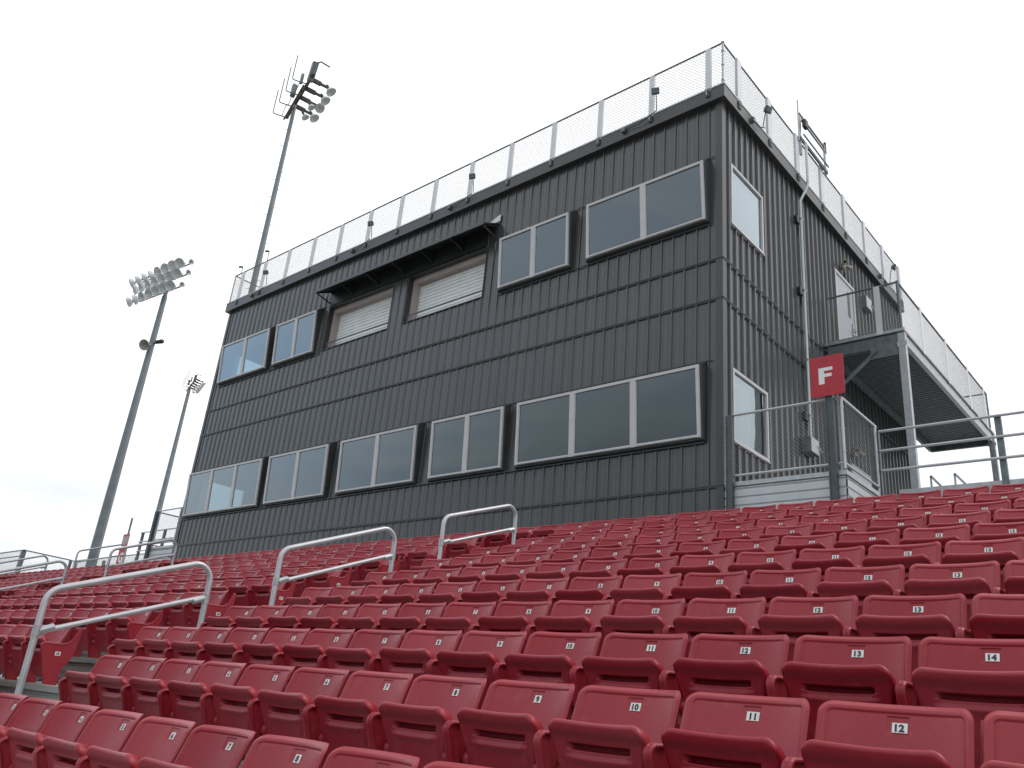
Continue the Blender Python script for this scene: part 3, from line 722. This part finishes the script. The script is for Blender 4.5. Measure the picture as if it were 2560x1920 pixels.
def flood(x, y, z, dx, dy, jx, jy):
    """small floodlight on the railing with its cable to a junction box on the fascia"""
    b = mk('dark2'); c = Vector((x, y, z)); d = Vector((dx, dy, -.35)).normalized()
    s_ = Vector((-dy, dx, 0)); u_ = d.cross(s_)
    def bx(a, c0, h, w_, m_):
        b.use(m_); p = c+d*a; q = c+d*c0
        b.bar(p, q, w_, h, (0, 0, 1))
    bx(0, .07, .10, .13, 'galvd'); bx(.07, .12, .15, .18, 'dark2'); bx(.121, .125, .12, .15, 'galvd')
    b.use('dark2'); b.tube([c+Vector((0, 0, -.05)), c+Vector((-dx*.05, -dy*.05, -.22)), (x-dx*.1, y-dy*.1, ZT+.05)], .012, 6)
    P0 = Vector((x-dx*.02, y-dy*.02, ZT-.02)); P1 = Vector((jx, jy, ZT-.10))
    mid = (P0+P1)/2+Vector((0, 0, -.09)); b.tube([P0, P0.lerp(mid, .6), mid, P1.lerp(mid, .4), P1], .012, 6)
    b.use('galvd'); b.box(jx-.05, jx+.05, jy-.05, jy+.05, ZT-.17, ZT-.06)
    pp('floodlight', b)
for x in (-1.55, -7.58, -12.05, -17.95): flood(x, -.28, 12.72, .35, -.94, x-.95, -.19)
flood(.28, 1.72, 12.70, .9, -.3, .19, 1.2); flood(.28, 10.8, 12.85, .95, .2, .19, 9.9)
b = mk('dark2')
for x, z in ((-18.45, 13.88), (-20.2, 13.74)):
    b.tube([(x, -.12, ZR), (x, -.12, z)], .014, 6); b.lathe((x-.05, -.14, z), (-.9, -.3, .15), [(-.05, 0), (-.05, .035), (.12, .04), (.14, .02)], 8)
pp('small_camera', b)
# camera mounting frame on the side railing
b = mk('galvd')
b.bar((.22, 3.97, 13.40), (.22, 5.80, 13.40), .05, .10); b.bar((.20, 4.0, 14.24), (.20, 5.80, 14.24), .035, .05); b.bar((.20, 4.0, 14.10), (.20, 5.80, 14.10), .035, .05); b.bar((.3, 4.0, 13.5), (.3, 5.7, 13.5), .03, .05)
b.use('galv'); b.box(.17, .22, 3.98, 4.06, 12.9, 14.15); b.box(.17, .22, 5.70, 5.76, 13.3, 14.3)
b.tube([(.2, 3.93, 13.3), (.2, 3.93, 14.62)], .022, 8)
b.use('dark2'); b.box(.24, .34, 4.08, 4.26, 13.82, 14.05); b.tube([(.2, 5.78, 14.05), (.2, 5.78, 14.42)], .04, 8)
pp('camera_bracket', b)

# ------------------------------------------------------------------ upper balcony
bx0, bx1, by0, by1, bz = .03, 1.885, 5.44, 14.0, 8.0
bc = thing('balcony', (1, 9.7, GROUND), 'raised steel balcony with chain link rail outside the upper side door', 'balcony')
def bp_(name, mb): return put(name, mb.mesh(name), bc, (-1, -9.7, -GROUND))
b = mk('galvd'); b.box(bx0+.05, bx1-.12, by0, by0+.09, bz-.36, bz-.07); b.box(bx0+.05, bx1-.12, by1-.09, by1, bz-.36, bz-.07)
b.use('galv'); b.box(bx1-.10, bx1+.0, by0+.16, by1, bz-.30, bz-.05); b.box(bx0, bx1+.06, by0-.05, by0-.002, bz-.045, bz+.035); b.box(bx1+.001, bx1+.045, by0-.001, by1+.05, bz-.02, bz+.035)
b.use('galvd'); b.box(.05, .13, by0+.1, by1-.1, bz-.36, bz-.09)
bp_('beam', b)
b = mk('galvd'); k = 0; y = by0+.1
while y < by1-.1:
    b.add([(bx0+.13, y, bz-.10), (bx1-.10, y, bz-.10), (bx0+.13, y+.03, bz-.14), (bx1-.10, y+.03, bz-.14), (bx0+.13, y+.09, bz-.14), (bx1-.10, y+.09, bz-.14), (bx0+.13, y+.12, bz-.10), (bx1-.10, y+.12, bz-.10), (bx0+.13, y+.15, bz-.10), (bx1-.10, y+.15, bz-.10)],
          [(0, 2, 3, 1), (2, 4, 5, 3), (4, 6, 7, 5), (6, 8, 9, 7)]); y += .15
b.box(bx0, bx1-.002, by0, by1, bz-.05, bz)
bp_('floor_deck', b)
for x, y in ((bx1-.04, by0+.07), (.16, by0+.07), (bx1-.04, by1-.07)):
    b = mk('galv' if y > 10 or x > 1 else 'galvd'); b.box(x-.08, x+.08, y-.075, y+.075, GROUND, bz-.062); b.box(x-.12, x+.12, y-.076-.006, y-.076, bz-.42, bz-.30); bp_('column', b)
b = mk('galvd'); b.bar((1.28, by0-.01, bz-.42), (.22, by0-.01, bz-1.30), .05, .09, (0, 1, 0)); b.box(1.12, 1.74, by0-.012, by0-.002, bz-.62, bz-.32)
bp_('brace', b)
ztop = 9.32
b = mk('galvd'); rr_ = [(.12, by0+.04, ztop), (bx1-.03, by0+.04, ztop), (bx1-.03, by1-.1, ztop), (.3, by1-.1, ztop)]
for a, c in zip(rr_, rr_[1:]): b.tube([a, c], .026, 8)
b.tube([(bx1-.03, by0+.04, bz), (bx1-.03, by0+.04, ztop+.03)], .036, 8); b.tube([(.12, by0+.04, bz), (.12, by0+.04, ztop)], .026, 8); b.tube([(bx1-.03, by1-.1, bz), (bx1-.03, by1-.1, ztop)], .026, 8)
b.tube([(.12, by0+.04, bz+.08), (bx1-.03, by0+.04, bz+.08)], .014, 6); b.tube([(bx1-.03, by0+.04, bz+.08), (bx1-.03, by1-.1, bz+.08)], .014, 6)
bp_('handrail', b)
for x, y in ((1.38, by0-.03), (bx1+.04, 7.0), (bx1+.04, 9.2), (bx1+.04, 11.4), (bx1+.04, 13.2)):
    b = mk('white')
    if y < 6: b.box(x-.07, x+.07, y-.028, y-.02, bz-.04, ztop-.04)
    else: b.box(x, x+.008, y-.08, y+.08, bz-.04, ztop-.03)
    bp_('rail_post', b)
b = mk('mesh'); b.chain((.12, by0+.04, bz+.08), (1, 0, 0), bx1-.15, ztop-bz-.1, .075, .0028); b.chain((bx1-.03, by0+.04, bz+.08), (0, 1, 0), by1-by0-.1, ztop-bz-.1, .085, .0036)
bp_('chain_link', b)

# ------------------------------------------------------------------ entrance landings either side of the building
def landing(x0, x1, label, mirror=False):
    zf = 2.95; y0, y1 = 0.0, 1.7; zt_ = 4.29; WZ = row(10)[1]-ZL
    t = thing('entrance_landing', ((x0+x1)/2, .8, WZ), label, 'landing', 'chain link landings at the ends of the building')
    O = (-(x0+x1)/2, -.8, -WZ)
    def q(name, mb): return put(name, mb.mesh(name), t, O)
    b = mk('siding'); z = WZ
    outer = x1 if not mirror else x0; sg = 1 if not mirror else -1
    while z < zf-.06:
        h_ = .155; zz = min(z+h_, zf-.06)
        b.add([(x0, y0+.0, z), (x1, y0+.0, z), (x0, y0-.022, z+.02), (x1, y0-.022, z+.02), (x0, y0-.022, zz-.03), (x1, y0-.022, zz-.03), (x0, y0, zz), (x1, y0, zz)], [(0, 1, 3, 2), (2, 3, 5, 4), (4, 5, 7, 6)])
        b.add([(outer, y0, z), (outer, y1, z), (outer+sg*.022, y0, z+.02), (outer+sg*.022, y1, z+.02), (outer+sg*.022, y0, zz-.03), (outer+sg*.022, y1, zz-.03), (outer, y0, zz), (outer, y1, zz)], [(0, 1, 3, 2), (2, 3, 5, 4), (4, 5, 7, 6)])
        z += h_
    q('siding_panel', b)
    b = mk('galv'); b.box(x0, x1+.03, y0-.03, y1, zf-.05, zf+.03); q('floor', b)
    inn = x0 if not mirror else x1
    for x, y, top in (((inn+sg*.14, -.06, 4.28),) if not mirror else ())+((outer-sg*.17, -.07, 4.5 if not mirror else 4.28), (outer, y1, 4.17)):
        b = mk('postd'); b.box(x-.055, x+.055, y-.05, y+.05, WZ, top); b.box(x-.07, x-.05, y-.06, y+.06, WZ, top-.02); q('post', b)
    b = mk('rail'); 
    b.tube([(inn+sg*.04, -.02, zt_), (outer, -.02, zt_)], .026, 8); b.tube([(outer, -.02, zt_), (outer, y1, zt_)], .026, 8)
    b.tube([(inn+sg*.04, -.02, 3.10), (outer, -.02, 3.10)], .024, 8); b.tube([(outer, -.02, 3.10), (outer, y1, 3.10)], .024, 8)
    for x, y in ((inn+sg*.04, -.02), (outer, -.02), (outer, y1-.05)):
        b.tube([(x, y, 3.0), (x, y, zt_)], .028, 8)
        for z in (3.3, 3.7, 4.1): b.tube([(x, y, z), (x, y, z+.03)], .036, 8)
    q('handrail', b)
    b = mk('mesh'); b.chain((min(inn, outer), -.03, 3.1), (1, 0, 0), abs(outer-inn), 1.18, .075, .0018); b.chain((outer, -.02, 3.1), (0, 1, 0), y1, 1.18, .075, .0019); q('chain_link', b)
landing(.05, 2.27, 'chain link landing on light grey siding below the red F sign')
landing(-22.45, -20.6, 'small chain link landing on grey siding beyond the far left end of the building', True)
# rear platforms with three pipe guard rails
def platform(x0, x1, label, posts, xr0, xr1):
    t = thing('rear_platform', ((x0+x1)/2, 4, GROUND), label, 'platform', 'rear platforms with pipe guard rails'); O = (-(x0+x1)/2, -4, -GROUND)
    b = mk('galv'); b.box(x0, x1, 1.76, 6.5, 2.80, 2.95); b.box(x0, x1, 1.72, 1.76, 2.70, 3.04); put('platform_deck', b.mesh('platform_deck'), t, O)
    b = mk('galvd')
    for x in np.arange(x0+1, x1, 3.5):
        for y in (2.2, 6.2): b.box(x-.08, x+.08, y-.08, y+.08, GROUND, 2.8)
    put('column', b.mesh('column'), t, O)
    b = mk('rail')
    for z in (4.17, 3.79, 3.41): b.tube([(xr0, 1.66, z), (xr1, 1.66, z)], .027, 8)
    put('guard_rail', b.mesh('guard_rail'), t, O)
    for x in posts:
        b = mk('galvd'); b.box(x-.05, x+.05, 1.69, 1.78, 2.75, 4.20); put('rail_post', b.mesh('rail_post'), t, O)
platform(2.6, 13, 'grey raised platform with three pipe guard rail right of the building', (4.30, 7.0, 9.7, 12.4), 2.33, 13)
platform(-27.1, -22.6, 'small grey raised platform with pipe guard rail beyond the far end of the building', (-26.97, -25.1), -27.0, -22.5)
# thin column behind the right guard rail and the folded frames on the platform
for i, (x, lab) in enumerate(((3.02, 'small triangular metal frame on the rear platform, beside the balcony column'), (3.42, 'small triangular metal frame on the rear platform, farther from the balcony column'))):
    b = mk('galv'); z = 2.96; y = 2.2
    b.bar((x, y, z), (x, y, z+.42), .03, .03); b.bar((x, y, z+.42), (x+.30, y, z+.02), .03, .04); b.bar((x+.02, y, z+.12), (x+.2, y, z+.12), .03, .03)
    b.bar((x-.12, y, z+.03), (x+.02, y, z+.1), .03, .03); b.box(x-.02, x+.26, y-.15, y+.15, z, z+.02)
    tag(put('metal_frame', b.mesh('metal_frame')), lab, 'frame', 'small metal frames on the rear platform')

# section signs
def letter_F(b, cx, cz, h, w_, st_, y0, y1):
    x0 = cx-w_/2; z0 = cz-h/2
    b.box(x0, x0+st_, y0, y1, z0, z0+h); b.box(x0+st_, x0+w_, y0, y1, z0+h-st_*.62, z0+h); b.box(x0+st_, x0+w_*.92, y0, y1, z0+h*.42, z0+h*.42+st_*.62)
def rrect(w_, h, r, n=5):
    out = []
    for cx, cz, a0 in ((w_/2-r, h/2-r, 0), (-w_/2+r, h/2-r, 90), (-w_/2+r, -h/2+r, 180), (w_/2-r, -h/2+r, 270)):
        for k in range(n+1): a = R_(a0+90*k/n); out.append((cx+r*math.cos(a), cz+r*math.sin(a)))
    return out
t = thing('section_sign', (2.10, -.15, 4.69), 'red square sign with white letter F above the chain link landing', 'sign')
b = mk('signred'); b.prism([(a, c) for a, c in rrect(.59, .76, .04)], lambda a, c, d: (a, d, c), -.012, .0); put('sign_plate', b.mesh('sign_plate'), t)
b = mk('sgnwhite'); letter_F(b, -.02, .0, .31, .25, .10, -.016, -.0122); put('letter', b.mesh('letter'), t)
b = mk('galvd'); b.box(-.055, .055, .002, .05, -.38, .36)
b.use('dark2')
for z in (-.28, .28): b.lathe((0, -.0122, z), (0, -1, 0), [(0, .012), (.004, .01), (.005, 0)], 8)
put('bolt', b.mesh('bolt'), t)
t = thing('section_sign', (-32.0, 3.3, 2.9), 'narrow red G sign on a thin post beyond the far left landing', 'sign')
b = mk('galvd'); b.tube([(0, .03, 0), (0, .03, 2.65)], .045, 8); put('sign_post', b.mesh('sign_post'), t)
b = mk('signred'); b.prism([(a, c+.78) for a, c in rrect(.74, .95, .05)], lambda a, c, d: (a, d, c), -.03, -.015); put('sign_plate', b.mesh('sign_plate'), t)
v, f = text_geo('G', .62, .003, .03); b = mk('sgnwhite'); b.add([(p[0], -.033-p[2], p[1]+.78) for p in v], f); put('letter', b.mesh('letter'), t)
b = mk('signred'); b.prism([(a, c+1.60) for a, c in rrect(.62, .56, .04)], lambda a, c, d: (a, d, c), -.03, -.015); b.use('jamb'); b.prism([(a, c+1.60) for a, c in rrect(.54, .36, .03)], lambda a, c, d: (a, d, c), -.034, -.0302); put('sign_plate', b.mesh('sign_plate'), t)

# far left fences
t = thing('chain_link_fence', (-41, 3, 2.9), 'distant chain link landing fence at the far left above the seats', 'fence')
O = (41, -3, -2.9)
for q__ in ((-41.0, -40.78, 2.0, 2.2), (-41.3, -41.15, 4.6, 4.72), (-46.1, -45.9, 2.0, 2.2)): b = mk('galvd'); b.box(*q__, 1.2, 4.25); put('post', b.mesh('post'), t, O)
b = mk('galvd'); b.tube([(-52, 2.05, 4.25), (-40.75, 2.05, 4.25)], .035, 8); b.tube([(-40.75, 2.05, 4.25), (-41.36, 4.66, 4.25)], .035, 8); b.tube([(-52, 2.05, 3.95), (-40.75, 2.05, 3.95)], .03, 8); put('handrail', b.mesh('handrail'), t, O)
b = mk('mesh'); b.chain((-52, 2.1, 2.6), (1, 0, 0), 11.2, 1.65, .12, .004); b.chain((-40.75, 2.05, 2.6), (-.61, 2.61, 0), 2.68, 1.65, .12, .004); put('chain_link', b.mesh('chain_link'), t, O)
b = mk('galv'); b.box(-52, -40.8, 2.1, 6.5, 2.4, 2.6); b.box(-41.4, -27.2, 5.05, 8, 2.4, 2.6); put('platform_deck', b.mesh('platform_deck'), t, O)
t = thing('mesh_guard_rail', (-35, 4.9, 2.9), 'low mesh guard rail with short posts behind the far left seats', 'railing')
O = (35, -4.9, -2.9)
b = mk('rail'); b.tube([(-41.36, 4.8, 4.22), (-27.2, 4.8, 4.22)], .034, 8); put('handrail', b.mesh('handrail'), t, O)
for x in (-41.1, -37.6, -34.0, -30.6):
    b = mk('galvd'); b.box(x-.07, x+.07, 4.85, 4.97, 2.6, 4.1); put('rail_post', b.mesh('rail_post'), t, O)
b = mk('mesh'); b.chain((-41.3, 4.82, 2.6), (1, 0, 0), 14.1, 1.6, .10, .006); put('chain_link', b.mesh('chain_link'), t, O)

# ------------------------------------------------------------------ aisle handrails
def aisle_rail(x, y0, y1, zt0, slope, zb0, label, r=.030):
    """hoop of bent pipe following the stairs, with a lower rail clamped between its legs"""
    t = thing('aisle_handrail', (x, (y0+y1)/2, zb0), label, 'handrail', 'bent pipe handrails in the aisles'); O = (-x, -(y0+y1)/2, -zb0)
    z1 = zt0+slope*(y1-y0)
    b = mk('rail'); pts = fillet([(x, y0, zb0), (x, y0, zt0), (x, y1, z1), (x, y1, zb0+slope*(y1-y0)*.8)], .16, 8)
    b.tube(pts, r, 12); put('hoop', b.mesh('hoop'), t, O)
    zm0 = zt0-.36; zm1 = zt0+slope*(y1-y0)-.42+.02
    b = mk('rail'); b.tube([(x, y0+.05, zm0), (x, y1-.05, zm1)], r*.82, 10); put('lower_rail', b.mesh('lower_rail'), t, O)
    for y, zc, s in ((y0, zm0, 1), (y1, zm1, -1)):
        b = mk('galv'); b.tube([(x, y, zc-.05), (x, y, zc+.045)], r*1.25, 10); b.tube([(x, y+s*.02, zc), (x, y+s*.14, zc+s*.05)], r*1.1, 10)
        put('clamp', b.mesh('clamp'), t, O)
aisle_rail(-1.32, -10.63, -9.05, -.66, .36, -1.95, 'large bent pipe handrail nearest the camera in the near aisle')
aisle_rail(-1.32, -8.24, -6.57, .19, .385, -1.1, 'middle bent pipe handrail of the three in the near aisle')
aisle_rail(-1.32, -5.73, -4.22, 1.15, .36, -.1, 'uppermost bent pipe handrail of the near aisle, against the dark wall')
aisle_rail(-11.93, -5.68, -4.22, 1.24, .385, -.1, 'bent pipe handrail of the second aisle, in front of the small landing')
aisle_rail(-11.93, -8.2, -6.52, .22, .385, -1.1, 'bent pipe handrail cut by the left picture edge, lower in second aisle')
aisle_rail(-22.4, -2.35, -.78, 2.40, .36, 1.0, 'distant bent pipe handrail with the light mast rising behind it')
aisle_rail(-22.4, -5.0, -3.2, 1.42, .385, .1, 'distant bent pipe handrail in front of the far left fence')

# ------------------------------------------------------------------ light masts
def lamp(b, c, d, s=1.0):
    d = Vector(d).normalized(); c = Vector(c)
    b.use('reflect'); b.lathe(c, d, [(0, .05*s), (.02*s, .11*s), (.10*s, .20*s), (.22*s, .275*s), (.30*s, .30*s), (.305*s, .295*s), (.23*s, .265*s), (.11*s, .19*s), (.03*s, .10*s), (.025*s, 0)], 18)
    b.use('bronze'); b.lathe(c-d*.26*s, d, [(0, 0), (0, .07*s), (.05*s, .09*s), (.2*s, .09*s), (.27*s, .05*s)], 10)
def mast(x, y, ztop, r0, r1, label):
    t = thing('light_mast', (x, y, GROUND), label, 'light mast', 'tall floodlight masts behind the stand')
    b = mk('pole'); b.tube([(0, 0, 0), (0, 0, (ztop-GROUND)*.5), (0, 0, ztop-GROUND)], r0, 16, r1); put('pole', b.mesh('pole'), t)
    return t, ztop-GROUND
mA, h = mast(-34.6, 3.1, 17.9, .30, .135, 'tall light mast left of the building with three tiers of round lamps and horn')
AA = R_(5); ax = Vector((math.cos(AA), math.sin(AA), 0)); fw_ = Vector((math.sin(AA), -math.cos(AA), 0))
for tier, (zz, o0, n_) in enumerate(((1.42, -4.4, 8), (.78, -3.4, 7), (.12, -3.9, 7))):
    b = mk('pole'); p0 = ax*(o0*.64-.1)+Vector((0, 0, h+zz+.16)); p1 = ax*((o0+n_)*.64-.55)+Vector((0, 0, h+zz+.16)); b.bar(p0, p1, .05, .07); arm = put('crossarm', b.mesh('crossarm'), mA)
    for k in range(n_):
        random.seed(tier*10+k); c = ax*((o0+k)*.64)+fw_*.42+Vector((0, 0, h+zz-.02))
        aim = fw_+ax*(.55*(k/(n_-1)-.45)*2+random.uniform(-.1, .1))+Vector((0, 0, -.55+random.uniform(-.1, .1)))
        if k < 2 and tier == 2 or (k < 4 and tier == 0): aim = fw_*.7-ax*.9+Vector((0, 0, -.5))
        b = MB(); lamp(b, c, aim, .95); put('lamp', b.mesh('lamp'), arm)
    b = mk('galv'); b.lathe(ax*((o0+n_)*.64-.55)+fw_*.1+Vector((0, 0, h+zz+.16)), ax, [(0, .03), (.1, .10), (.22, .16), (.22, .14), (.1, .02)], 10); put('visor', b.mesh('visor'), arm)
b = mk('pole'); b.tube([(0, 0, h-.1), (0, 0, h+1.6)], .11, 10, .09); put('mast_head', b.mesh('mast_head'), mA)
q_ = 14.02+.0; zh = 15.0-GROUND-.1
b = mk('horn'); hd = Vector((.45, -.75, -.45)); b.lathe(Vector((.22, -.30, 14.85-GROUND)), hd, [(-.25, .05), (-.1, .07), (.1, .16), (.25, .28), (.28, .30), (.26, .27), (.12, .15), (0, .06), (0, 0)], 20); put('horn_speaker', b.mesh('horn_speaker'), mA)
b = mk('dark2'); b.lathe(Vector((.25, .1, 15.15-GROUND)), (.8, .4, .1), [(0, 0), (0, .10), (.35, .12), (.42, .09), (.42, 0)], 12); b.tube([(0, 0, 15.0-GROUND), (.3, .1, 15.1-GROUND)], .04, 6); put('bracket', b.mesh('bracket'), mA)

def rear_head(t, h, nl):
    """lamp head seen from its back: one crossarm, long ballast arms and a guard cage of upright rods"""
    a = Vector((.86, -.51, 0)).normalized(); bb = Vector((.51, .86, 0)); tw = (a*1+bb*.28).normalized()
    b = mk('bronze'); z = Vector((0, 0, 1))
    b.bar(-tw*1.35+z*(h-.05), tw*2.7+z*(h+.35), .14, .16); b.bar(-tw*1.0+z*(h-.45)-bb*.2, tw*1.9+z*(h+.0)-bb*.2, .08, .08)
    for k in range(4): b.bar(-tw*(1.0-k*.8)+z*(h-.4)-bb*.2, -tw*(.9-k*.85)+z*(h+.05+k*.1), .05, .05)
    b.use('galvd')
    b.box_ = None
    c = tw*2.3+z*(h+.7); b.bar(c-z*.55-tw*.1, c+z*.45+tw*.25, .30, .34, tw)
    c = -bb*.35+tw*.5+z*(h+.55); b.bar(c-z*.4, c+z*.35, .24, .26, tw)
    c = -bb*.25+tw*1.35+z*(h+.75); b.bar(c-z*.25, c+z*.35, .14, .2, tw)
    b.use('bronze'); b.tube([tw*2.5+z*(h+1.15), tw*2.6+z*(h+1.27)+bb*.25, tw*2.6+z*(h+1.1)+bb*.75], .04, 6)
    head = put('crossarm', b.mesh('crossarm'), t)
    for k in range(nl):
        p = tw*(-.1+k*.76)+z*(h+.02+.10*k); d = (bb*1.0-z*.30+a*.05).normalized(); e_ = p+d*1.0
        b = mk('bronze'); b.bar(p+d*.05, p+d*.62, .17, .20); b.bar(p+d*.62, e_, .11, .12); lamp(b, e_+d*.08-z*.02, d*.75-z*.75+a*(.15 if k != 1 else .7), .98)
        put('lamp', b.mesh('lamp'), head)
    for k in range(max(1, nl-2)):
        p = tw*(.1+k*.86)+z*(h-.55+.12*k)+bb*.2; b = MB(); lamp(b, p+bb*.35, bb*.6-z*.8, .75); put('lamp', b.mesh('lamp'), head)
    b = mk('galvd')
    for k in range(4):
        p = tw*(-1.25+k*.98)+z*(h-.1+.13*k); q = p-bb*.80+z*.05
        b.tube(fillet([p+bb*.1, q, q+z*1.65], .13, 5), .032, 6)
    for k in range(3): p = tw*(-1.25+k*.98)+z*(h-.1+.13*k)-bb*.3; b.tube([p, p+tw*.5+z*.45, p+tw*.98+z*.13], .02, 6)
    put('guard_cage', b.mesh('guard_cage'), head)
    b = mk('galvd')
    for k in range(34):
        zz = h-1.2-k*.55; s = 1 if k % 2 else -1; b.tube([a*.05+z*zz, -bb*.30*s*1+z*zz], .012, 5)
    put('climbing_rung', b.mesh('climbing_rung'), t)
mB, h = mast(-28.35, 4.7, 28.95, .26, .10, 'tallest light mast rising behind the roof of the dark building'); rear_head(mB, h, 4)
mC, h = mast(-101.7, 36.9, 37.4, .55, .22, 'farthest slim light mast with clustered lamps just left of the building'); rear_head(mC, h, 5)
